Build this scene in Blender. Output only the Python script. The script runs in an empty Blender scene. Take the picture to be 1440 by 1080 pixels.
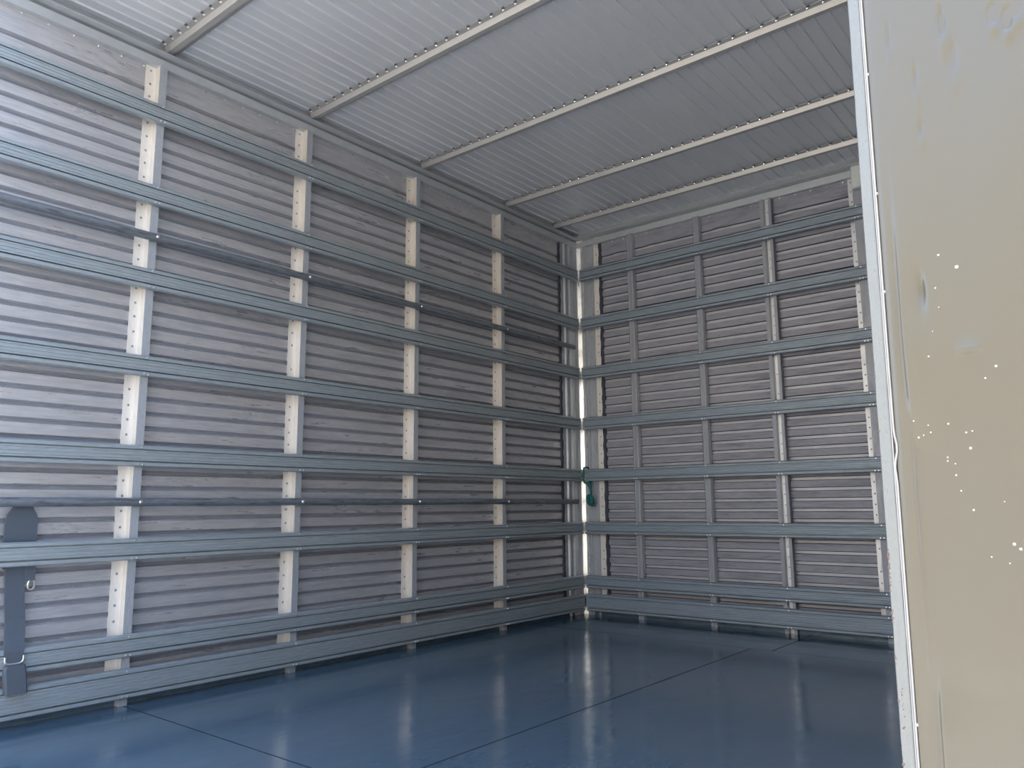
import bpy, bmesh, math, random
from mathutils import Vector, Matrix

random.seed(7)
S = bpy.context.scene
COL = S.collection
R = math.radians

# ------------------------------------------------------------------ camera, light, exposure
cam_d = bpy.data.cameras.new('camera')
cam_d.sensor_fit = 'HORIZONTAL'
cam_d.sensor_width = 36.0
cam_d.lens = 36.0 * 1097.36 / 1440.0
cam_d.clip_start = 0.02
cam = bpy.data.objects.new('camera', cam_d)
cam.location = (3.589, 2.428, 0.578)
cam.rotation_euler = (R(98.911), R(0.486), R(129.255))
COL.objects.link(cam)
S.camera = cam

world = bpy.data.worlds.new('sky')
S.world = world
world.use_nodes = True
wn = world.node_tree
wn.nodes.clear()
w_out = wn.nodes.new('ShaderNodeOutputWorld')
w_bg = wn.nodes.new('ShaderNodeBackground')
w_geo = wn.nodes.new('ShaderNodeTexCoord')
w_sep = wn.nodes.new('ShaderNodeSeparateXYZ')
w_ramp = wn.nodes.new('ShaderNodeValToRGB')
w_ramp.color_ramp.elements[0].position = 0.0
w_ramp.color_ramp.elements[0].color = (0.72, 0.84, 1.0, 1)
w_ramp.color_ramp.elements[1].position = 0.7
w_ramp.color_ramp.elements[1].color = (0.38, 0.58, 0.95, 1)
wn.links.new(w_geo.outputs['Generated'], w_sep.inputs[0])
wn.links.new(w_sep.outputs['Z'], w_ramp.inputs[0])
wn.links.new(w_ramp.outputs[0], w_bg.inputs['Color'])
w_bg.inputs['Strength'].default_value = 1.8
wn.links.new(w_bg.outputs[0], w_out.inputs['Surface'])

sun_d = bpy.data.lights.new('sun', 'SUN')
sun_d.energy = 9.0
sun_d.angle = R(0.6)
sun_d.color = (1.0, 0.93, 0.82)
sun = bpy.data.objects.new('sun', sun_d)
sun.rotation_euler = (R(12), R(-36), 0)      # from behind the box: the open end is in its shade
sun.location = (-6, -2, 8)
COL.objects.link(sun)

S.view_settings.view_transform = 'Standard'
S.view_settings.look = 'None'
S.view_settings.gamma = 1.0
S.view_settings.use_curve_mapping = False
S.view_settings.exposure = 1.42
S.cycles.max_bounces = 14
S.cycles.diffuse_bounces = 6
S.cycles.glossy_bounces = 10


# ------------------------------------------------------------------ materials
def metal(name, base, rough, metallic, stretch=(1, 1, 1), dirt=0.4, dirt_col=(0.05, 0.055, 0.07),
          streak=0.12, bump=0.0, bump_scale=(3, 3, 3), speck=0.0, spec=0.5, rough_var=0.12):
    m = bpy.data.materials.new(name)
    m.use_nodes = True
    t = m.node_tree
    N, L = t.nodes, t.links
    b = N['Principled BSDF']
    tc = N.new('ShaderNodeTexCoord')
    mp = N.new('ShaderNodeMapping')
    mp.inputs['Scale'].default_value = stretch
    L.new(tc.outputs['Object'], mp.inputs[0])
    n1 = N.new('ShaderNodeTexNoise')
    n1.inputs['Scale'].default_value = 9.0
    n1.inputs['Detail'].default_value = 7.0
    n1.inputs['Roughness'].default_value = 0.62
    L.new(mp.outputs[0], n1.inputs['Vector'])
    r1 = N.new('ShaderNodeMapRange')
    r1.inputs['From Min'].default_value = 0.50
    r1.inputs['From Max'].default_value = 0.74
    r1.inputs['To Max'].default_value = dirt
    L.new(n1.outputs['Fac'], r1.inputs['Value'])
    fac = r1.outputs[0]
    if speck:
        n3 = N.new('ShaderNodeTexNoise')
        n3.inputs['Scale'].default_value = 26.0
        n3.inputs['Detail'].default_value = 3.0
        L.new(mp.outputs[0], n3.inputs['Vector'])
        r3 = N.new('ShaderNodeMapRange')
        r3.inputs['From Min'].default_value = 0.68
        r3.inputs['From Max'].default_value = 0.74
        r3.inputs['To Max'].default_value = speck
        L.new(n3.outputs['Fac'], r3.inputs['Value'])
        mx = N.new('ShaderNodeMath')
        mx.operation = 'MAXIMUM'
        L.new(fac, mx.inputs[0])
        L.new(r3.outputs[0], mx.inputs[1])
        fac = mx.outputs[0]
    # fine streaks along the rolled sheet
    n2 = N.new('ShaderNodeTexNoise')
    n2.inputs['Scale'].default_value = 42.0
    n2.inputs['Detail'].default_value = 4.0
    L.new(mp.outputs[0], n2.inputs['Vector'])
    r2 = N.new('ShaderNodeMapRange')
    r2.inputs['From Min'].default_value = 0.3
    r2.inputs['From Max'].default_value = 0.7
    r2.inputs['To Min'].default_value = 1.0 - streak
    r2.inputs['To Max'].default_value = 1.0 + streak
    L.new(n2.outputs['Fac'], r2.inputs['Value'])
    mul = N.new('ShaderNodeMix')
    mul.data_type = 'RGBA'
    mul.blend_type = 'MULTIPLY'
    mul.inputs[0].default_value = 1.0
    mul.inputs[6].default_value = (*base, 1)
    L.new(r2.outputs[0], mul.inputs[7])
    mix = N.new('ShaderNodeMix')
    mix.data_type = 'RGBA'
    L.new(fac, mix.inputs[0])
    L.new(mul.outputs[2], mix.inputs[6])
    mix.inputs[7].default_value = (*dirt_col, 1)
    L.new(mix.outputs[2], b.inputs['Base Color'])
    b.inputs['Metallic'].default_value = metallic
    b.inputs['Specular IOR Level'].default_value = spec
    rr = N.new('ShaderNodeMapRange')
    rr.inputs['To Min'].default_value = max(0.03, rough - rough_var)
    rr.inputs['To Max'].default_value = rough + rough_var
    rr.inputs['From Min'].default_value = 0.3
    rr.inputs['From Max'].default_value = 0.7
    L.new(n1.outputs['Fac'], rr.inputs['Value'])
    L.new(rr.outputs[0], b.inputs['Roughness'])
    if bump:
        mb = N.new('ShaderNodeMapping')
        mb.inputs['Scale'].default_value = bump_scale
        L.new(tc.outputs['Object'], mb.inputs[0])
        nb = N.new('ShaderNodeTexNoise')
        nb.inputs['Scale'].default_value = 1.0
        nb.inputs['Detail'].default_value = 3.0
        L.new(mb.outputs[0], nb.inputs['Vector'])
        bp = N.new('ShaderNodeBump')
        bp.inputs['Strength'].default_value = 1.0
        bp.inputs['Distance'].default_value = bump
        L.new(nb.outputs['Fac'], bp.inputs['Height'])
        L.new(bp.outputs[0], b.inputs['Normal'])
    return m


M = {}
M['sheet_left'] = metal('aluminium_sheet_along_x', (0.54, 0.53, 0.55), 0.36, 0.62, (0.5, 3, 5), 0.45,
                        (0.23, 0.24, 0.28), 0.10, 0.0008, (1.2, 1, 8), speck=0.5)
M['groove_left'] = metal('shaded_groove_along_x', (0.20, 0.21, 0.24), 0.5, 0.3, (1, 4, 4), 0.4, (0.12, 0.13, 0.15), 0.08)  # shade inside the grooves put into the base colour
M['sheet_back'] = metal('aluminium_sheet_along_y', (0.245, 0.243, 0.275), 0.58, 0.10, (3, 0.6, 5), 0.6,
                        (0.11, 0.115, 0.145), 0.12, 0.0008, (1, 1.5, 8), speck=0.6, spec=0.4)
M['groove_edge'] = metal('shaded_groove_edge', (0.09, 0.10, 0.125), 0.6, 0.0, (4, 1, 4), 0.3, (0.05, 0.055, 0.07), 0.08)  # groove slopes and roof-bar gaps: shade painted as a dark colour
M['groove_back'] = metal('lighter_groove', (0.40, 0.395, 0.42), 0.45, 0.2, (3, 0.6, 5), 0.3, (0.24, 0.24, 0.27), 0.08)  # groove floors, lighter than the flats
M['sheet_right'] = metal('warm_bounce_sheet', (0.85, 0.76, 0.64), 0.5, 0.1, (0.5, 3, 5), 0.2, (0.5, 0.42, 0.34), 0.06)  # unseen right wall, its warm pale tint chosen for bounce light
M['sheet_roof'] = metal('roof_sheet', (0.66, 0.68, 0.71), 0.42, 0.45, (0.3, 1.2, 1), 0.0,
                        (0.54, 0.56, 0.59), 0.0, rough_var=0.0)
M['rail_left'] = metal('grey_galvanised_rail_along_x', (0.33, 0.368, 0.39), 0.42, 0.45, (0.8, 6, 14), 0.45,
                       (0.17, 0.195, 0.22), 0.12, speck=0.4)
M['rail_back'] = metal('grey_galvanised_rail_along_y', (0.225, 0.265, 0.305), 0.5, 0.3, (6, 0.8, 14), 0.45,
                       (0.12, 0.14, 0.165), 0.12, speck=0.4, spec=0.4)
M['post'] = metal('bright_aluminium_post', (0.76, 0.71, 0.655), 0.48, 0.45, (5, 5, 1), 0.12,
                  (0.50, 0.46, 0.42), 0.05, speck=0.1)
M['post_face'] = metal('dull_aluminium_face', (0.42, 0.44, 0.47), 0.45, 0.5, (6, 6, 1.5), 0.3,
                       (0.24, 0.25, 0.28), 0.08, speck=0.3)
M['tube'] = metal('scuffed_dark_tube', (0.22, 0.24, 0.27), 0.40, 0.6, (1.5, 12, 12), 0.9,
                  (0.05, 0.05, 0.06), 0.2, speck=0.8)
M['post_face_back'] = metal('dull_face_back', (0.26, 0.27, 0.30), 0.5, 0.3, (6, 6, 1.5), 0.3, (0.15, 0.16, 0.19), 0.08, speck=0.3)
M['post_edge'] = metal('pale_edge', (0.55, 0.55, 0.56), 0.4, 0.5, (6, 6, 1.5), 0.2, (0.3, 0.3, 0.32), 0.05)  # paler than the post faces
M['header'] = metal('header_rail', (0.48, 0.50, 0.52), 0.45, 0.5, (1, 1, 1), 0.0, (0.3, 0.31, 0.33), 0.04, rough_var=0.0)
M['roof_bar'] = metal('roof_bar', (0.40, 0.39, 0.38), 0.40, 0.4, (1, 1, 1), 0.0, (0.3, 0.3, 0.32), 0.03, rough_var=0.0)
M['rivet'] = metal('rivet_metal', (0.80, 0.80, 0.80), 0.28, 0.9, (1, 1, 1), 0.0)
M['rivet_dark'] = metal('worn_rivet', (0.30, 0.29, 0.29), 0.45, 0.7, (1, 1, 1), 0.0)
M['mastic'] = metal('dark_mastic', (0.035, 0.04, 0.06), 0.6, 0.0, (8, 8, 8), 0.3, (0.1, 0.1, 0.12), 0.1)
M['skin'] = metal('outer_skin', (0.62, 0.62, 0.60), 0.45, 0.3, (1, 1, 1), 0.1, (0.4, 0.4, 0.4), 0.03)
M['floor'] = metal('sealed_plywood_floor', (0.060, 0.097, 0.132), 0.14, 0.0, (0.6, 1.6, 1), 0.35,
                   (0.082, 0.115, 0.146), 0.06, 0.0009, (6, 13, 1), spec=0.65, rough_var=0.06)
M['board_edge'] = metal('dark_board_edge', (0.012, 0.016, 0.022), 0.8, 0.0, (1, 1, 1), 0.0)
M['corner_strip'] = metal('polished_corner_strip', (0.95, 0.93, 0.91), 0.30, 0.8, (5, 5, 0.6), 0.15, (0.5, 0.48, 0.46), 0.05)
M['post_web'] = metal('post_web', (0.62, 0.58, 0.53), 0.5, 0.4, (5, 5, 1), 0.2, (0.40, 0.37, 0.34), 0.06)
M['skirting'] = metal('dark_skirting', (0.10, 0.14, 0.18), 0.5, 0.4, (1.5, 1.5, 6), 0.8, (0.03, 0.05, 0.075), 0.15, speck=0.5)
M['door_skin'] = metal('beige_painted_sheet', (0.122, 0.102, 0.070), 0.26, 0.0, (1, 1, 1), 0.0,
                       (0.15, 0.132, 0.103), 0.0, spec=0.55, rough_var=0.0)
M['door_edge'] = metal('pale_painted_edge', (0.205, 0.20, 0.178), 0.35, 0.0, (30, 30, 12), 0.35,
                       (0.165, 0.16, 0.146), 0.05)
M['door_seal'] = metal('white_seal', (0.40, 0.37, 0.335), 0.4, 0.0, (1, 1, 1), 0.1, (0.4, 0.36, 0.33), 0.03)
M['rust'] = metal('rust', (0.16, 0.10, 0.075), 0.8, 0.0, (60, 60, 60), 0.7, (0.07, 0.05, 0.04), 0.3)
M['paint_chip'] = metal('cream_chip', (0.55, 0.53, 0.42), 0.5, 0.0, (1, 1, 1), 0.0)
M['webbing'] = metal('slate_webbing', (0.075, 0.088, 0.108), 0.8, 0.0, (40, 40, 90), 0.25, (0.05, 0.055, 0.07), 0.12, spec=0.2)
M['loop'] = metal('dull_steel', (0.55, 0.54, 0.52), 0.4, 0.8, (20, 20, 20), 0.3, (0.3, 0.27, 0.24), 0.1)
M['rope'] = metal('teal_rope', (0.006, 0.11, 0.105), 0.75, 0.0, (60, 60, 60), 0.5, (0.01, 0.03, 0.04), 0.3)
M['grey_box'] = metal('pale_grey_plastic', (0.55, 0.58, 0.55), 0.5, 0.0, (10, 10, 10), 0.2, (0.35, 0.35, 0.3), 0.05)
M['concrete'] = metal('sunlit_concrete', (0.46, 0.43, 0.385), 0.9, 0.0, (1, 1, 1), 0.3, (0.36, 0.33, 0.30), 0.1)
M['bounce_facade'] = metal('bounce_wall_render', (0.36, 0.33, 0.28), 0.9, 0.0, (1, 1, 1), 0.2, (0.3, 0.27, 0.23), 0.05)  # for the added wall behind the camera
M['under'] = metal('underfloor_steel', (0.06, 0.07, 0.08), 0.7, 0.3, (1, 1, 1), 0.3)


# ------------------------------------------------------------------ mesh helpers
def left(u, n, z):      # along the left wall, out of it into the box, up
    return (u, n, z)


def back(u, n, z):
    return (n, u, z)


YR = 2.29               # front plane of the rails on the right wall


def right(u, n, z):
    return (u, YR - n, z)


class MB:
    def __init__(self):
        self.v, self.f, self.mi = [], [], []

    def face(self, idx, mi=0):
        self.f.append(idx)
        self.mi.append(mi)

    def box(self, a, b, mp=left, mi=0):
        (x0, y0, z0), (x1, y1, z1) = a, b
        k = len(self.v)
        for z in (z0, z1):
            for x, y in ((x0, y0), (x1, y0), (x1, y1), (x0, y1)):
                self.v.append(mp(x, y, z))
        for q in ((0, 3, 2, 1), (4, 5, 6, 7), (0, 1, 5, 4), (1, 2, 6, 5), (2, 3, 7, 6), (3, 0, 4, 7)):
            self.face([k + i for i in q], mi)

    def ext(self, prof, pts, closed=True, caps=True, mi=0):
        """prof: list of 2D points; pts: list of functions (a, b) -> xyz, one for each station"""
        k = len(self.v)
        n = len(prof)
        for fn in pts:
            for a, b in prof:
                self.v.append(fn(a, b))
        m = n if closed else n - 1
        for s in range(len(pts) - 1):
            for i in range(m):
                j = (i + 1) % n
                a0, a1 = k + s * n + i, k + s * n + j
                self.face([a0, a1, a1 + n, a0 + n], mi[i] if isinstance(mi, (list, tuple)) else mi)
        if closed and caps:
            self.face([k + i for i in range(n)][::-1])
            self.face([k + (len(pts) - 1) * n + i for i in range(n)])

    def dome(self, c, nrm, r, h=None, mi=0, seg=8):
        h = h or r * 0.5
        nrm = Vector(nrm).normalized()
        a = nrm.orthogonal().normalized()
        b = nrm.cross(a)
        k = len(self.v)
        c = Vector(c)
        for rr, hh in ((1, 0), (0.72, 0.72)):
            for i in range(seg):
                t = 2 * math.pi * i / seg
                self.v.append(tuple(c + (a * math.cos(t) + b * math.sin(t)) * r * rr + nrm * h * hh))
        self.v.append(tuple(c + nrm * h))
        for i in range(seg):
            j = (i + 1) % seg
            self.face([k + i, k + j, k + seg + j, k + seg + i], mi)
            self.face([k + seg + i, k + seg + j, k + 2 * seg], mi)
        self.face([k + i for i in range(seg)][::-1], mi)

    def tube(self, pts, r, seg=10, mi=0, caps=True):
        pts = [Vector(p) for p in pts]
        rs = r if isinstance(r, (list, tuple)) else [r] * len(pts)
        k = len(self.v)
        up = None
        for i, p in enumerate(pts):
            d = (pts[min(i + 1, len(pts) - 1)] - pts[max(i - 1, 0)]).normalized()
            if up is None:
                up = d.orthogonal().normalized()
            up = (up - d * up.dot(d)).normalized()
            b = d.cross(up)
            for j in range(seg):
                t = 2 * math.pi * j / seg
                self.v.append(tuple(p + (up * math.cos(t) + b * math.sin(t)) * rs[i]))
        for i in range(len(pts) - 1):
            for j in range(seg):
                a, b2 = k + i * seg + j, k + i * seg + (j + 1) % seg
                self.face([a, b2, b2 + seg, a + seg], mi)
        if caps:
            self.face([k + j for j in range(seg)][::-1], mi)
            self.face([k + (len(pts) - 1) * seg + j for j in range(seg)], mi)

    def build(self, name, mats, parent=None, smooth=None, fix=True):
        me = bpy.data.meshes.new(name)
        me.from_pydata(self.v, [], self.f)
        if not isinstance(mats, (list, tuple)):
            mats = [mats]
        for m in mats:
            me.materials.append(m)
        me.polygons.foreach_set('material_index', [int(i) for i in self.mi])
        if fix:
            bm = bmesh.new()
            bm.from_mesh(me)
            bmesh.ops.recalc_face_normals(bm, faces=bm.faces)
            bm.to_mesh(me)
            bm.free()
        if smooth:
            me.polygons.foreach_set('use_smooth', [True] * len(me.polygons))
            me.set_sharp_from_angle(angle=R(smooth))
        o = bpy.data.objects.new(name, me)
        COL.objects.link(o)
        if parent:
            o.parent = parent
        return o


def structure(o):
    o['kind'] = 'structure'
    return o


def stuff(o):
    o['kind'] = 'stuff'
    return o


def thing(name, label, cat, loc):
    o = bpy.data.objects.new(name, None)
    o.location = loc
    o['label'] = label
    o['category'] = cat
    o.empty_display_size = 0.1
    COL.objects.link(o)
    return o


def copy_part(src, parent, mw=None):
    c = src.copy()
    COL.objects.link(c)
    c.parent = parent
    if mw is not None:
        c.location = mw
    for ch in src.children:
        d = ch.copy()
        COL.objects.link(d)
        d.parent = c
    return c


# ------------------------------------------------------------------ dimensions
X_END = 2.95            # rear end of the box
ZC = 2.150              # roof pans
SH = -0.052             # sheet flats behind the rail front plane
PITCH = 0.284 / 6
RAIL_Z = [0.142 + 0.284 * i for i in range(7)]      # lower edges of the seven slim rails

# ground outside, below the truck bed
g = MB()
g.box((-9, -9, -1.1), (14, 12, -1.0))
structure(g.build('ground', M['concrete']))


# a low facade added out of view behind the camera for bounce light and reflections
g = MB()
g.box((10.5, -9, -1.0), (11.0, 12, 4.4))
structure(g.build('wall_bounce', M['bounce_facade']))

# ------------------------------------------------------------------ shells of the walls, roof and floor
def slab(name, a, b, m=M['skin']):
    q = MB()
    q.box(a, b)
    return structure(q.build(name, m))


wall_left = slab('wall_left', (-0.09, -0.10, -0.03), (X_END, -0.070, 2.185))
wall_back = slab('wall_back', (-0.10, -0.070, -0.03), (-0.070, YR + 0.072, 2.185))
wall_right = slab('wall_right', (-0.07, YR + 0.072, -0.03), (X_END - 0.02, YR + 0.10, 2.185))
ceiling = slab('ceiling', (-0.09, -0.10, 2.185), (X_END, YR + 0.10, 2.21))
floor = slab('floor', (-0.09, -0.10, -0.09), (X_END, YR + 0.10, -0.03), M['under'])


# ------------------------------------------------------------------ corrugated sheets
def groove_profile(z0, z1, phase, gw, gs):
    """flats with a narrow recessed groove every PITCH; (n, z) going up"""
    pts = [(SH, z0)]
    k = math.ceil((z0 - phase) / PITCH)
    while True:
        zc = phase + k * PITCH
        k += 1
        if zc + 0.012 > z1:
            break
        if zc - 0.012 < z0:
            continue
        for dz, dn in ((-gw - gs, 0), (-gw, -0.011), (gw, -0.011), (gw + gs, 0)):
            pts.append((SH + dn, zc + dz))
    pts.append((SH, z1))
    return pts


def sheet(parent, mp, u0, u1, phase, mats, mis, seed, nseg=26, gw=0.0036, gs=0.0045):
    """mats/mis: flat, lower slope, groove floor, upper slope"""
    rnd = random.Random(seed)
    z0, ztop, zg = 0.0, 2.125, 1.99
    prof = groove_profile(z0, zg, phase, gw, gs)
    ng = len(prof)
    prof += [(SH, zg + 0.009 * (i + 1)) for i in range(7)] + [(SH, ztop)]
    ph = [rnd.uniform(0, 6.28) for _ in range(len(prof))]
    amp = [rnd.uniform(0.0001, 0.0006) for _ in range(len(prof))]
    fr = [rnd.uniform(2, 6) for _ in range(len(prof))]
    q = MB()
    n = len(prof)
    for s in range(nseg + 1):
        u = u0 + (u1 - u0) * s / nseg
        e = max(0.0, math.sin(math.pi * s / nseg)) ** 0.5
        for i, (a, z) in enumerate(prof):
            g_ = min(i, ng) // 4
            w = amp[g_] * math.sin(fr[g_] * 3 * (u - u0) + ph[g_]) * e
            if z > 1.92:      # slanting buckles at the far end of the top strip
                for c, sl_ in ((1.955, 0.30), (1.985, 0.34), (2.015, 0.30)):
                    w += 0.0045 * math.exp(-((z - c - sl_ * (u - u0 - 0.13)) / 0.010) ** 2 - ((u - u0 - 0.13) / 0.075) ** 2) * e
            q.v.append(mp(u, a + w, z + 0.6 * w))
    for s in range(nseg):
        for i in range(n - 1):
            a0 = s * n + i
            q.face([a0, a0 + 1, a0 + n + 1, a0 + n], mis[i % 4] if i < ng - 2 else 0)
    return q.build('corrugated_sheet', mats, parent, smooth=25)


POST_U = [2.434, 1.8385, 1.245, 0.652]   # middle of each left-wall hat post
bays = [(X_END, 2.434), (2.434, 1.8385), (1.8385, 1.245), (1.245, 0.652), (0.652, 0.11)]
for i, (b1, b0) in enumerate(bays):
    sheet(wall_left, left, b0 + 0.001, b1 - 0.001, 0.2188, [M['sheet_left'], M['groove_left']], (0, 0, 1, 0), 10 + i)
BPOST_U = [0.327, 0.724, 1.094, 1.512, 1.905]
bb = [0.12] + BPOST_U + [YR + 0.05]
for i in range(len(bb) - 1):
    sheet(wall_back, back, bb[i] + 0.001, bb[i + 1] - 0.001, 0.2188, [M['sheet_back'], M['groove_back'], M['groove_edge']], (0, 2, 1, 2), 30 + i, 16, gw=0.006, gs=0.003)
rb = [0.05, 0.652, 1.245, 1.8385, 2.434, X_END - 0.02]
for i in range(len(rb) - 1):
    sheet(wall_right, right, rb[i] + 0.001, rb[i + 1] - 0.001, 0.2188, [M['sheet_right']], (0, 0, 0, 0), 50 + i, 8)


# ------------------------------------------------------------------ posts
FL = SH + 0.0035         # front of the post flanges that lie on the sheets
FR = -0.020              # front of the posts, behind the rails


def hat(u, w_front=0.026, w_fl=0.034, t=0.0018, far_flange=False):
    """thin walled folded section as a closed profile in (u, n) and a material index per face"""
    h = w_front / 2
    r = u + h + (w_fl if far_flange else t)
    # seen from the open end of the box the flange with the rivets lies on the near side (larger u on the left wall)
    prof = [(r, FL - t), (u + h - t, FL - t), (u + h - t, FR - t), (u - h + t, FR - t), (u - h + t, FL - t), (u - h - w_fl, FL - t),
            (u - h - w_fl, FL), (u - h, FL), (u - h, FR), (u + h, FR), (u + h, FL), (r, FL)]
    mi = [0, 0, 0, 0, 0, 0, 0, 2, 1, 0, 0, 0]
    return prof, mi


def rivet_rows(us, z0, z1, mp, nrm, n=FL, r=0.0042, skip=0.0):
    q = MB()
    rnd = random.Random(int(us[0] * 1000))
    z = 0.2188 + PITCH / 2
    while z > z0 + PITCH:
        z -= PITCH
    while z < z1:
        for u in us:
            if rnd.random() >= skip:
                q.dome(mp(u, n, z + rnd.uniform(-0.002, 0.002)), nrm, r)
        z += PITCH
    return q


for i, u in enumerate(POST_U):
    q = MB()
    prof, mi = hat(0.0)
    q.ext(prof, [lambda a, b, z=z, u=u: left(u - a, b, z) for z in (0.0, 2.058)], mi=mi)
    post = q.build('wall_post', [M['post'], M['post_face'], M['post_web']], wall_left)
    r_ = rivet_rows([u + 0.030], 0.01, 2.06, left, (0, 1, 0), skip=0.04)
    stuff(r_.build('rivets', M['rivet_dark'], post, smooth=40))

# back wall: two slim posts, one open channel, then hat posts
for i, u in enumerate(BPOST_U):
    q = MB()
    if i in (0, 1):
        h = 0.0165
        prof = [(u - h, FL), (u - h, FR), (u - h + 0.005, FR + 0.003), (u - h + 0.007, FR), (u + h - 0.007, FR), (u + h - 0.005, FR + 0.003), (u + h, FR), (u + h, FL)]
        mi = [0, 1, 0, 1, 0, 1, 0, 0]
        q.ext(prof, [lambda a, b, z=z: back(a, b, z) for z in (0.0, 2.058)], mi=mi)
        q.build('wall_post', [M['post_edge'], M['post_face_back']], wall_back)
    elif i == 2:
        w = 0.028
        prof = [(u - w, FL), (u - w, FR), (u - 0.011, FR), (u - 0.009, FL + 0.006), (u + 0.012, FL + 0.006), (u + 0.014, FR), (u + w, FR), (u + w, FL)]
        mi = [1, 1, 0, 0, 0, 1, 1, 1]
        q.ext(prof, [lambda a, b, z=z: back(a, b, z) for z in (0.0, 2.058)], mi=mi)
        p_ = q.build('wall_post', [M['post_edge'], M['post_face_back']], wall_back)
        stuff(rivet_rows([u + 0.0015], 0.01, 2.06, back, (1, 0, 0), FL + 0.006, 0.0035, 0.3).build('rivets', M['rivet_dark'], p_, smooth=40))
    else:
        prof, mi = hat(u + 0.008, 0.040, 0.026)
        mi = [0, 0, 0, 0, 0, 0, 0, 1, 1, 1, 1, 1]
        q.ext(prof, [lambda a, b, z=z: back(a, b, z) for z in (0.0, 2.058)], mi=mi)
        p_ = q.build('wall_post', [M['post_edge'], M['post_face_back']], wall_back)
        stuff(rivet_rows([u - 0.026], 0.01, 2.06, back, (1, 0, 0), skip=0.03).build('rivets', M['rivet_dark'], p_, smooth=40))

# folded corner post between the left and the back wall (profile in plan)
q = MB()
plan = [(0.112, FL), (0.084, FL), (0.080, -0.038), (0.066, -0.038), (0.062, FL), (0.042, FL), (0.038, -0.034), (0.032, -0.034), (0.028, FL + 0.006), (0.004, -0.045),
        (-0.020, -0.048), (-0.040, -0.038), (-0.048, -0.016), (-0.046, 0.004), (-0.040, 0.012), (-0.040, 0.024), (FL, 0.030), (FL, 0.052), (-0.042, 0.058), (-0.042, 0.070), (FL, 0.074), (FL, 0.108)]
outer = plan + [(-0.060, 0.108), (-0.064, -0.064), (0.112, -0.060)]
bright = {20: 1, 11: 2, 12: 2}
q.ext(outer, [lambda a, b, z=z: (a, b, z) for z in (0.0, 2.10)], mi=[bright.get(i, 0) for i in range(len(outer))])
corner = structure(q.build('trim_1', [M['post_face'], M['post'], M['corner_strip']], None, smooth=20))
stuff(rivet_rows([0.098], 0.01, 2.06, left, (0, 1, 0), skip=0.05).build('rivets', M['rivet_dark'], corner, smooth=40))
stuff(rivet_rows([0.092], 0.01, 2.06, back, (1, 0, 0), skip=0.1).build('rivets', M['rivet_dark'], corner, smooth=40))


def mastic(parent, mp, u0, w, seed):
    rnd = random.Random(seed)
    q = MB()
    zs = [0.02 + i * 0.012 for i in range(172)]
    k = 0
    for i, z in enumerate(zs):
        a = u0 - w / 2 + 0.0022 * math.sin(z * 71 + seed) - rnd.uniform(0, 0.0015)
        b = u0 + w / 2 + rnd.uniform(-0.002, 0.0045)
        d = SH + 0.005 + rnd.uniform(0, 0.003)
        for u, n in ((a, SH - 0.004), (a + 0.002, d), (b - 0.002, d), (b, SH - 0.004)):
            q.v.append(mp(u, n, z))
        if i:
            for j in range(3):
                q.face([k - 4 + j, k - 3 + j, k + 1 + j, k + j])
        k += 4
    return q.build('sealant_bead', M['mastic'], parent, smooth=50)


mastic(corner, left, 0.122, 0.018, 3)
mastic(corner, back, 0.117, 0.018, 4)


# ------------------------------------------------------------------ rails
def rail_profile(z, h, grooves):
    """(n, z) profile: lower lip, groove, finely ribbed face, groove, upper lip; closed at the back"""
    b = FR + 0.0004
    pts = [(b, z), (-0.004, z), (0, z + 0.003), (0, z + 0.0125), (-0.015, z + 0.0130), (-0.015, z + 0.0170), (-0.001, z + 0.0178)]
    f0, f1 = z + 0.0178, z + h - 0.0165
    for i in range(grooves):
        zc = f0 + (f1 - f0) * (i + 0.5) / grooves
        pts += [(-0.001, zc - 0.0014), (-0.0024, zc - 0.0007), (-0.0024, zc + 0.0007), (-0.001, zc + 0.0014)]
    pts += [(-0.001, f1), (-0.009, f1 + 0.0006), (-0.009, f1 + 0.0034), (0, f1 + 0.0042), (0, z + h - 0.004), (-0.006, z + h), (b, z + h)]
    return pts


def rail(parent, mp, nrm, u0, u1, z, h, grooves, mat, posts, name='wall_rail'):
    q = MB()
    q.ext(rail_profile(z, h, grooves), [lambda a, b, u=u: mp(u, a, b) for u in (u0, u1)])
    o = q.build(name, mat, parent)
    s = MB()
    for p in posts:
        for du in (-0.005, 0.009):
            s.dome(mp(p + du, 0, z + 0.006), nrm, 0.0034, 0.0026, seg=6)
        s.dome(mp(p + 0.002, 0, z + h - 0.007), nrm, 0.0034, 0.0026, seg=6)
    stuff(s.build('screws', M['rivet'], o, smooth=40))
    return o


RH = 0.066
for z in RAIL_Z:
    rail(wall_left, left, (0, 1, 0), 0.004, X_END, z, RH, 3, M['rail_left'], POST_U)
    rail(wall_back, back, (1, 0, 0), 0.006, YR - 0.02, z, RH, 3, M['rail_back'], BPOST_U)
    rail(wall_right, right, (0, -1, 0), 0.03, X_END - 0.02, z, RH, 3, M['rail_left'], POST_U)
# deep kick rails right above the floor
rail(wall_left, left, (0, 1, 0), 0.004, X_END, 0.024, 0.084, 5, M['rail_left'], POST_U, 'kick_rail')
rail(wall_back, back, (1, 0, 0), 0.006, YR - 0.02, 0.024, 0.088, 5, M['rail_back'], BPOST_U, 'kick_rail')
rail(wall_right, right, (0, -1, 0), 0.03, X_END - 0.02, 0.024, 0.084, 5, M['rail_left'], POST_U, 'kick_rail')

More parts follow.
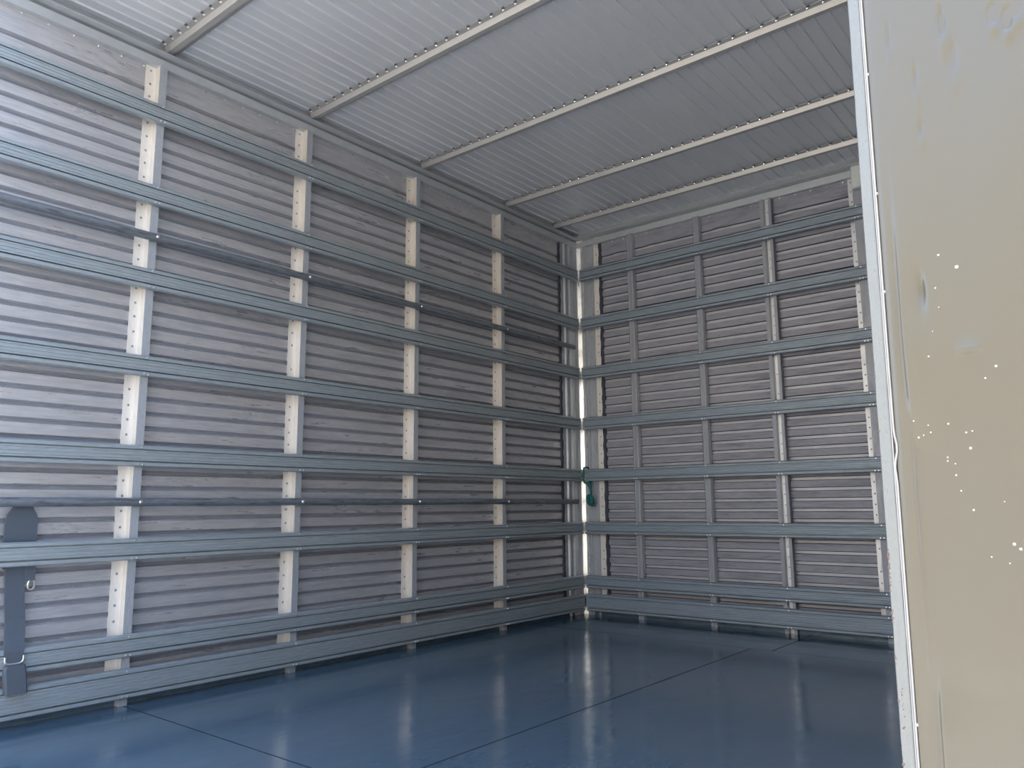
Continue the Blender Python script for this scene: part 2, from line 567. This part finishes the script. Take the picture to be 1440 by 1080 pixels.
# two round tubes running along the left wall
for z in (0.601, 1.453):
    q = MB()
    rnd = random.Random(int(z * 100))
    us = [0.05 + (X_END - 0.07) * i / 24 for i in range(25)]
    q.tube([(u, FR + 0.0135, z + rnd.uniform(-0.0012, 0.0012)) for u in us], 0.0135, 12, caps=False)
    q.tube([(u, FR + 0.0135, z) for u in (0.05, 0.09)], 0.0105, 12, caps=False)
    q.tube([(0.050, FR + 0.0135, z), (0.058, FR + 0.0135, z)], [0.0148, 0.0148], 12, caps=False)
    tb = q.build('tube_rail', M['tube'], wall_left, smooth=50)
    s = MB()
    for u in POST_U:
        s.dome((u - 0.004, FR + 0.027, z), (0, 1, 0), 0.006, 0.004)
    stuff(s.build('bolts', M['rivet'], tb, smooth=40))

# skirting strips under the kick rails
q = MB()
q.box((0.03, SH - 0.002, 0.0), (X_END, SH + 0.007, 0.024))
structure(q.build('baseboard_left', M['skirting']))
q = MB()
q.box((0.03, SH - 0.002, 0.0), (YR, SH + 0.007, 0.024), back)
structure(q.build('baseboard_back', M['skirting']))


# ------------------------------------------------------------------ header angles under the roof
def header(parent, mp, nrm, u0, u1, rivets):
    prof = [(SH, 2.056), (-0.032, 2.056), (-0.030, 2.058), (-0.030, 2.086), (-0.033, 2.088), (-0.050, 2.088), (-0.050, 2.099), (-0.034, 2.100), (-0.016, 2.107), (-0.016, 2.110), (-0.044, 2.128),
            (-0.055, 2.1495), (-0.064, 2.1495), (-0.064, 2.056)]
    q = MB()
    q.ext(prof, [lambda a, b, u=u: mp(u, a, b) for u in (u0, u1)])
    o = q.build('header_rail', M['header'], parent, smooth=12)
    s = MB()
    u = u0 + 0.08
    while u < u1:
        s.dome(mp(u, SH, 2.0515), nrm, 0.0042, 0.0026, seg=6)
        u += 0.0738
    for p in rivets:
        s.dome(mp(p, -0.030, 2.066), nrm, 0.004, 0.003, seg=6)
    stuff(s.build('rivets', M['rivet'], o, smooth=40))
    return o


header(wall_left, left, (0, 1, 0), -0.03, X_END, POST_U)
header(wall_back, back, (1, 0, 0), -0.03, YR, BPOST_U)

# ------------------------------------------------------------------ roof: ribbed sheet and cross bars
bars = [2.917, 2.413, 1.814, 1.198, 0.588, 0.164]
edges = [X_END] + [b for b in bars[1:]] + [-0.06]
for i in range(len(edges) - 1):
    q = MB()
    rnd = random.Random(90 + i)
    prof = [(-0.066, ZC)]
    y = 1.672 - 0.05 * 34
    while y < YR + 0.02:
        if y > -0.03:
            for dy, dz in ((-0.0068, 0), (-0.0032, -0.0050), (0.0032, -0.0050), (0.0068, 0)):
                prof.append((y + dy, ZC + dz))
        y += 0.05
    prof.append((YR + 0.055, ZC))
    ns = 14
    x1, x0 = edges[i], edges[i + 1]
    n = len(prof)
    ph = [rnd.uniform(0, 6.28) for _ in range(n)]
    for s in range(ns + 1):
        x = x0 + (x1 - x0) * s / ns
        e = math.sin(math.pi * s / ns)
        for j, (yy, zz) in enumerate(prof):
            q.v.append((x, yy, zz + e * 0.0012 * math.sin(7 * (x - x0) + ph[j // 4])))
    for s in range(ns):
        for j in range(n - 1):
            a = s * n + j
            q.face([a, a + 1, a + n + 1, a + n])
    q.build('roof_sheet', M['sheet_roof'], ceiling, smooth=30)

for b in bars:
    t = 0.002
    zt, zb = ZC - 0.0053, ZC - 0.024
    prof = [(b + 0.032, zt), (b + 0.010, zt), (b + 0.004, zb), (b - 0.012, zb), (b - 0.020, zt), (b - 0.040, zt),
            (b - 0.040, zt - t), (b - 0.022, zt - t), (b - 0.014, zb - t), (b + 0.006, zb - t), (b + 0.012, zt - t), (b + 0.032, zt - t)]
    q = MB()
    q.ext(prof, [lambda a, c, y=y: (a, y, c) for y in (-0.045, YR + 0.045)])
    bar = q.build('roof_bar', M['roof_bar'], ceiling)
    rv, sl_ = MB(), MB()
    y = 1.672 - 0.05 * 34
    while y < YR + 0.02:
        rv.dome((b + 0.0205, y + 0.004, zt - t), (0, 0, -1), 0.0048, 0.0035, seg=6)
        sl_.box((b + 0.027, y + 0.006, zt - t - 0.0008), (b + 0.0345, y + 0.017, zt + 0.0002))
        y += 0.05
    stuff(rv.build('rivets', M['rivet'], bar, smooth=40))
    stuff(sl_.build('gap_shade', M['groove_edge'], bar))  # dark blocks painted in for the shaded gaps at the flange

# ------------------------------------------------------------------ floor boards
gap = 0.0021
for (x0, x1, y0, y1) in ((2.431, X_END, -0.05, 1.09), (0.43, 2.431, -0.05, 1.09), (0.43, X_END, 1.09, YR + 0.05), (-0.05, 0.43, -0.05, 1.18), (-0.05, 0.43, 1.18, YR + 0.05)):
    q = MB()
    a = (x0 + gap, y0 + gap)
    b = (x1 - gap, y1 - gap)
    c = 0.0002
    ring = [(a[0], a[1]), (b[0], a[1]), (b[0], b[1]), (a[0], b[1])]
    sg = [(1, 1), (-1, 1), (-1, -1), (1, -1)]
    for z, d in ((-0.03, 0), (-c, 0), (0, c)):
        for (xx, yy), (sx, sy) in zip(ring, sg):
            q.v.append((xx + sx * d, yy + sy * d, z))
    q.face([3, 2, 1, 0])
    q.face([8, 9, 10, 11])
    for lv in (0, 4):
        for i in range(4):
            j = (i + 1) % 4
            q.face([lv + i, lv + j, lv + 4 + j, lv + 4 + i], 1)
    q.build('floor_board', [M['floor'], M['board_edge']], floor)

# rear jamb on the right, behind the door leaf
q = MB()
q.box((X_END - 0.10, YR + 0.012, 0.0), (X_END - 0.025, YR + 0.07, 2.145))
structure(q.build('trim_2', M['post_face']))

# ------------------------------------------------------------------ door leaf on the right
e1 = Vector((0.19998, 0.97976, -0.0091)).normalized()
e2 = Vector((0.0018, 0.0089, 1.0)).normalized()
en = Vector((0.98, -0.2, 0)).normalized()
O = Vector((2.984, 2.277, 0.664))


def leaf(u, n, v):
    p = O + e1 * u + en * n + e2 * v
    return (p.x, p.y, p.z)


V0, V1, U1 = -0.66, 1.50, 1.12
q = MB()
q.box((0.002, -0.030, V0), (U1, -0.0012, V1), leaf)
door = structure(q.build('door_1', M['door_skin']))

# edge channel: pale strip folded around the free edge
q = MB()
prof = [(0.0012, -0.031), (0.0, -0.029), (0.0, -0.001), (0.0012, 0.0006), (0.0085, 0.0012), (0.0093, 0.0004), (0.0094, -0.001), (0.003, -0.001), (0.003, -0.031)]
vs = [V0 + (V1 - V0) * i / 120 for i in range(121)]
rnd = random.Random(5)
st = []
for v in vs:
    j = rnd.uniform(-0.0002, 0.0002)
    st.append(lambda a, b, v=v, j=j: leaf(a + j, b, v))
q.ext(prof, st)
edge = q.build('edge_channel', M['door_edge'], door, smooth=40)
# two thin seal beads with a kink where the sheet has been knocked
for k, (u0, r) in enumerate(((0.0101, 0.00048), (0.0115, 0.00075))):
    q = MB()
    pts = []
    for i in range(401):
        v = V0 + (V1 - V0) * i / 400
        kink = 0.0
        if k == 1:
            d = v + 0.047
            kink = 0.0016 * math.exp(-(d / 0.007) ** 2) - 0.0009 * math.exp(-((d + 0.014) / 0.006) ** 2)
        pts.append(leaf(u0 + kink, 0.0004, v))
    q.tube(pts, r, 6)
    q.build('seal_strip', M['door_seal'], door, smooth=60)
for i, v in enumerate((0.238, 0.1425, 0.067, -0.234, -0.33, 0.33, 0.425)):
    q = MB()
    q.dome(leaf(0.0122, 0.0, v), tuple(en), 0.0013, 0.0011)
    q.build('rivet', M['door_seal'], door, smooth=50)
q = MB()
rnd = random.Random(8)
for v0, v1_, n_ in ((-0.118, -0.168, 26), (-0.19, -0.20, 5), (-0.215, -0.23, 4), (-0.24, -0.262, 5), (0.02, -0.1, 3)):
    for i in range(n_):
        v = v0 + (v1_ - v0) * rnd.random()
        u = 0.0009 + abs(rnd.gauss(0, 0.0008))
        q.dome(leaf(u, 0.0006, v), tuple(en), rnd.uniform(0.0004, 0.0013), 0.00012, seg=5)
for i in range(9):
    q.dome(leaf(0.004 + rnd.uniform(-0.0008, 0.0008), 0.0009, -0.212 - 0.0035 * i / 1.0 * rnd.uniform(0.5, 1.2)), tuple(en), rnd.uniform(0.0004, 0.0008), 0.00015, seg=5)
stuff(q.build('rust_spots', M['rust'], edge))


# the dented skin
def sm(x):
    x = max(0.0, min(1.0, x))
    return x * x * (3 - 2 * x)


def gz(u, v, cu, cv, su, sv):
    return math.exp(-((u - cu) / su) ** 2 - ((v - cv) / sv) ** 2)


def skin_h(u, v):
    h = 0.0
    # broad waviness of thin sheet
    h += 0.0007 * math.sin(34 * u + 2.2 * v) + 0.00025 * math.sin(75 * u - 6 * v + 1.0)
    # sharp upright dent with a long crease below it
    h -= 0.0016 * gz(u, v, 0.0385, 0.062, 0.0024, 0.011)
    h -= 0.0010 * gz(u, v, 0.036, 0.05, 0.008, 0.03)
    h += 0.0006 * gz(u, v, 0.031, 0.02, 0.005, 0.03)
    h += 0.0006 * sm((u - 0.0222) / 0.004) * math.exp(-((v + 0.005) / 0.05) ** 2) * math.exp(-max(0, u - 0.026) / 0.02)
    h += 0.055 * (v + 0.02) * math.exp(-((v + 0.02) / 0.085) ** 2) * sm((u - 0.0222) / 0.003) * math.exp(-max(0, u - 0.026) / 0.045)
    # smile-shaped dent
    d = v - (0.0135 + 0.000 + 18.0 * (u - 0.0655) ** 2)
    h += 0.0016 * sm((d + 0.0008) / 0.0016) * math.exp(-max(0, d) / 0.007) * math.exp(-((u - 0.0665) / 0.0085) ** 2)
    # dents along the top
    for cu, cv, a, su, sv in ((0.0985, 0.243, 0.0016, 0.0026, 0.006), (0.1065, 0.2345, 0.0020, 0.0022, 0.006), (0.1125, 0.242, 0.0016, 0.0026, 0.007),
                              (0.0665, 0.253, 0.0014, 0.0022, 0.010), (0.0463, 0.22, 0.0007, 0.0014, 0.010), (0.030, 0.2595, 0.0007, 0.0016, 0.011),
                              (0.0472, 0.18, 0.0007, 0.0013, 0.006), (0.072, 0.225, 0.0008, 0.003, 0.012)):
        h -= a * gz(u, v, cu, cv, su, sv)
        h += 0.45 * a * gz(u, v, cu, cv - 1.5 * sv, su * 1.3, sv)
    # fold at the foot of the picture
    h += 0.0022 * sm((u - 0.0275) / 0.0025) * sm((-(v) - 0.19) / 0.05) * math.exp(-max(0, u - 0.032) / 0.014)
    h += 0.0003 * sm((u - 0.0225) / 0.001) * sm((-v - 0.12) / 0.02) * sm((v + 0.21) / 0.02)
    return h * 1.9


us = []
u = 0.0126
while u < 0.15:
    us.append(u)
    u += 0.0011
while u < U1:
    us.append(u)
    u += 0.08
us.append(U1)
vs = []
v = V0
while v < V1:
    vs.append(v)
    v += 0.0022 if -0.30 < v < 0.33 else 0.05
vs.append(V1)
q = MB()
for v in vs:
    for u in us:
        q.v.append(leaf(u, skin_h(u, v) * sm((u - 0.0126) / 0.004), v))
n = len(us)
for j in range(len(vs) - 1):
    for i in range(n - 1):
        a = j * n + i
        q.face([a, a + 1, a + n + 1, a + n])
q.build('door_skin', M['door_skin'], door, smooth=80)
chips = [(0.0629, 0.0734, 2), (0.0485, 0.0615, 1), (0.0498, 0.0476, .7), (0.0406, 0.0144, 1), (0.081, 0.0024, 1.4), (0.0741, -0.0047, 1), (0.0261, -0.0291, 1),
         (0.0354, -0.0328, .8), (0.0365, -0.0378, 1), (0.0281, -0.0407, 1.2), (0.0316, -0.0394, .8), (0.0484, -0.0328, 1.1), (0.0591, -0.0394, 1.1), (0.063, -0.0387, .9),
         (0.0608, -0.0499, 1.5), (0.0457, -0.0553, 1), (0.0455, -0.0577, 1), (0.0503, -0.0598, .9), (0.0501, -0.0674, 1.1), (0.0524, -0.0778, 1), (0.0592, -0.0904, 1.2),
         (0.0814, -0.1115, 1.6), (0.0847, -0.1144, 1.5), (0.0677, -0.1201, .9), (0.078, -0.1235, .8), (0.052, 0.0845, 1.3), (0.0445, 0.0315, .6), (0.078, -0.085, .7)]
q = MB()
for u, v, k in chips:
    q.dome(leaf(u, skin_h(u, v) - 0.0001, v), tuple(en), 0.00072 * k, 0.0004, seg=6)
stuff(q.build('paint_chips', M['paint_chip'], door))

# ------------------------------------------------------------------ strap hanging on the left wall
sx, sy = 2.738, FR
strap = thing('lashing_strap', 'slate grey webbing strap with a buckle, hanging from the lower tube on the wall', 'strap', (sx, SH, 0.0))


def sl(x, y, z):       # world -> strap local
    return (x - sx, y - SH, z)


def band(name, outline, ys, t, mat, bev=0.0):
    """flat strip with a real thickness: outline rows (z, x0, x1) from top to bottom, ys = n for each row"""
    q = MB()
    for (z, x0, x1), y in zip(outline, ys):
        for xx, yy in ((x0, y), (x1, y), (x1, y + t), (x0, y + t)):
            q.v.append(sl(xx, yy, z))
    for i in range(len(outline) - 1):
        for j in range(4):
            a, b = i * 4 + j, i * 4 + (j + 1) % 4
            q.face([a, b, b + 4, a + 4])
    q.face([0, 1, 2, 3])
    k = (len(outline) - 1) * 4
    q.face([k + 3, k + 2, k + 1, k])
    return q.build(name, mat, strap)


band('upper_flap', [(0.592, 2.722, 2.767), (0.581, 2.716, 2.773), (0.566, 2.707, 2.782), (0.540, 2.703, 2.785), (0.470, 2.701, 2.784), (0.42, 2.700, 2.780)],
     [-0.030, -0.030, -0.031, -0.033, -0.036, -0.036], 0.007, M['webbing'])
band('webbing', [(0.440, 2.726, 2.775), (0.418, 2.725, 2.774), (0.33, 2.719, 2.768), (0.285, 2.7145, 2.764), (0.245, 2.716, 2.766), (0.216, 2.7225, 2.770), (0.203, 2.7225, 2.770), (0.192, 2.7250, 2.768), (0.172, 2.7300, 2.761)],
     [-0.034, -0.034, -0.034, -0.032, -0.020, -0.002, 0.0012, 0.0015, 0.0015], 0.006, M['webbing'])
q = MB()
ring = []
for i in range(17):
    t = math.pi * (1.0 + i / 16.0)
    ring.append(sl(2.7445 + 0.0225 * math.copysign(abs(math.cos(t)) ** 0.5, math.cos(t)), 0.006, 0.191 + 0.020 * -abs(math.sin(t)) ** 0.5))
q.tube(ring, 0.0034, 8)
q.build('buckle_loop', M['loop'], strap, smooth=60)
q = MB()
c = 0.006
prof = [(-0.027 + c, 0.0012), (0.027 - c, 0.0012), (0.027, 0.0012 + c), (0.0265, 0.022), (0.023, 0.026), (-0.023, 0.026), (-0.0265, 0.022), (-0.027, 0.0012 + c)]
q.ext(prof, [lambda a, b, z=z, k=k, u=u: sl(u + a * k, b, z) for z, k, u in ((0.094, 0.93, 2.738), (0.097, 1.0, 2.738), (0.155, 1.0, 2.745), (0.164, 0.95, 2.746), (0.169, 0.82, 2.746))])
q.build('end_box', M['webbing'], strap, smooth=35)
q = MB()
q.box((2.700, -0.034, 0.386), (2.7245, -0.022, 0.436), sl)
hook = q.build('hook', M['webbing'], strap)
q = MB()
q.tube([sl(2.7075 + 0.0085 * math.cos(t), -0.027, 0.374 + 0.014 * math.sin(t)) for t in [2 * math.pi * i / 16 for i in range(17)]], 0.0032, 6, caps=False)
q.build('eye', M['loop'], hook, smooth=60)

# ------------------------------------------------------------------ teal rope knotted on the end of a back-wall rail
rope = thing('rope', 'short teal rope knotted around the corner end of a back wall rail', 'rope', (0.0, 0.03, 0.58))


def rl(x, y, z):
    return (x - 0.0, y - 0.03, z - 0.58)


q = MB()
loop = [(-0.026, 0.018, 0.785), (-0.010, 0.016, 0.787), (0.004, 0.012, 0.783), (0.006, 0.008, 0.765), (0.006, 0.006, 0.740), (0.006, 0.008, 0.715), (0.004, 0.014, 0.702), (-0.010, 0.026, 0.698), (-0.026, 0.034, 0.70), (-0.027, 0.026, 0.745), (-0.026, 0.018, 0.785)]
q.tube([rl(*p) for p in loop], 0.0055, 8, caps=False)
q.build('loop', M['rope'], rope, smooth=60)
q = MB()
q.tube([rl(-0.012, 0.028, 0.700), rl(-0.006, 0.038, 0.690), rl(-0.004, 0.046, 0.668), rl(-0.006, 0.046, 0.645), rl(-0.006, 0.044, 0.63)], [0.010, 0.012, 0.0055, 0.005, 0.008], 8)
q.build('cord', M['rope'], rope, smooth=60)
q = MB()
rnd = random.Random(12)
for i in range(3):
    pts = []
    for k in range(25):
        t = 2 * math.pi * k / 24
        a = i * 1.1
        pts.append(rl(-0.004 + 0.010 * math.sin(t) * math.cos(a) + 0.003 * i, 0.044 + 0.014 * math.cos(t + a * 0.4), 0.608 + 0.023 * math.sin(t + a * 0.2)))
    q.tube(pts, 0.0095, 7, caps=False)
q.tube([rl(-0.006, 0.050, 0.59), rl(-0.008, 0.060, 0.578), rl(-0.012, 0.070, 0.574)], [0.005, 0.004, 0.0025], 7)
q.build('knot', M['rope'], rope, smooth=60)

# ------------------------------------------------------------------ pale grey box at the top of the back wall
bx = thing('junction_box', 'pale grey box with sloped top high on the back wall beside the door edge', 'box', (0.0, 1.555, 1.985))
q = MB()
prof = [(-0.033, 1.985), (0.012, 1.985), (0.020, 1.992), (0.020, 2.085), (-0.004, 2.108), (-0.033, 2.108)]
q.ext(prof, [lambda a, b, y=y, k=k: (a * 1.0 if a < 0 else a * k, y - 1.555, b - 1.985 if b < 2.0 else b - 1.985 - (1 - k) * 0.01) for y, k in ((1.506, 0.7), (1.512, 1.0), (1.598, 1.0), (1.604, 0.7))])
q.build('housing', M['grey_box'], bx, smooth=20)
q = MB()
q.box((0.020, 1.53 - 1.555, 0.02), (0.0225, 1.58 - 1.555, 0.085))
q.build('cover', M['grey_box'], bx)
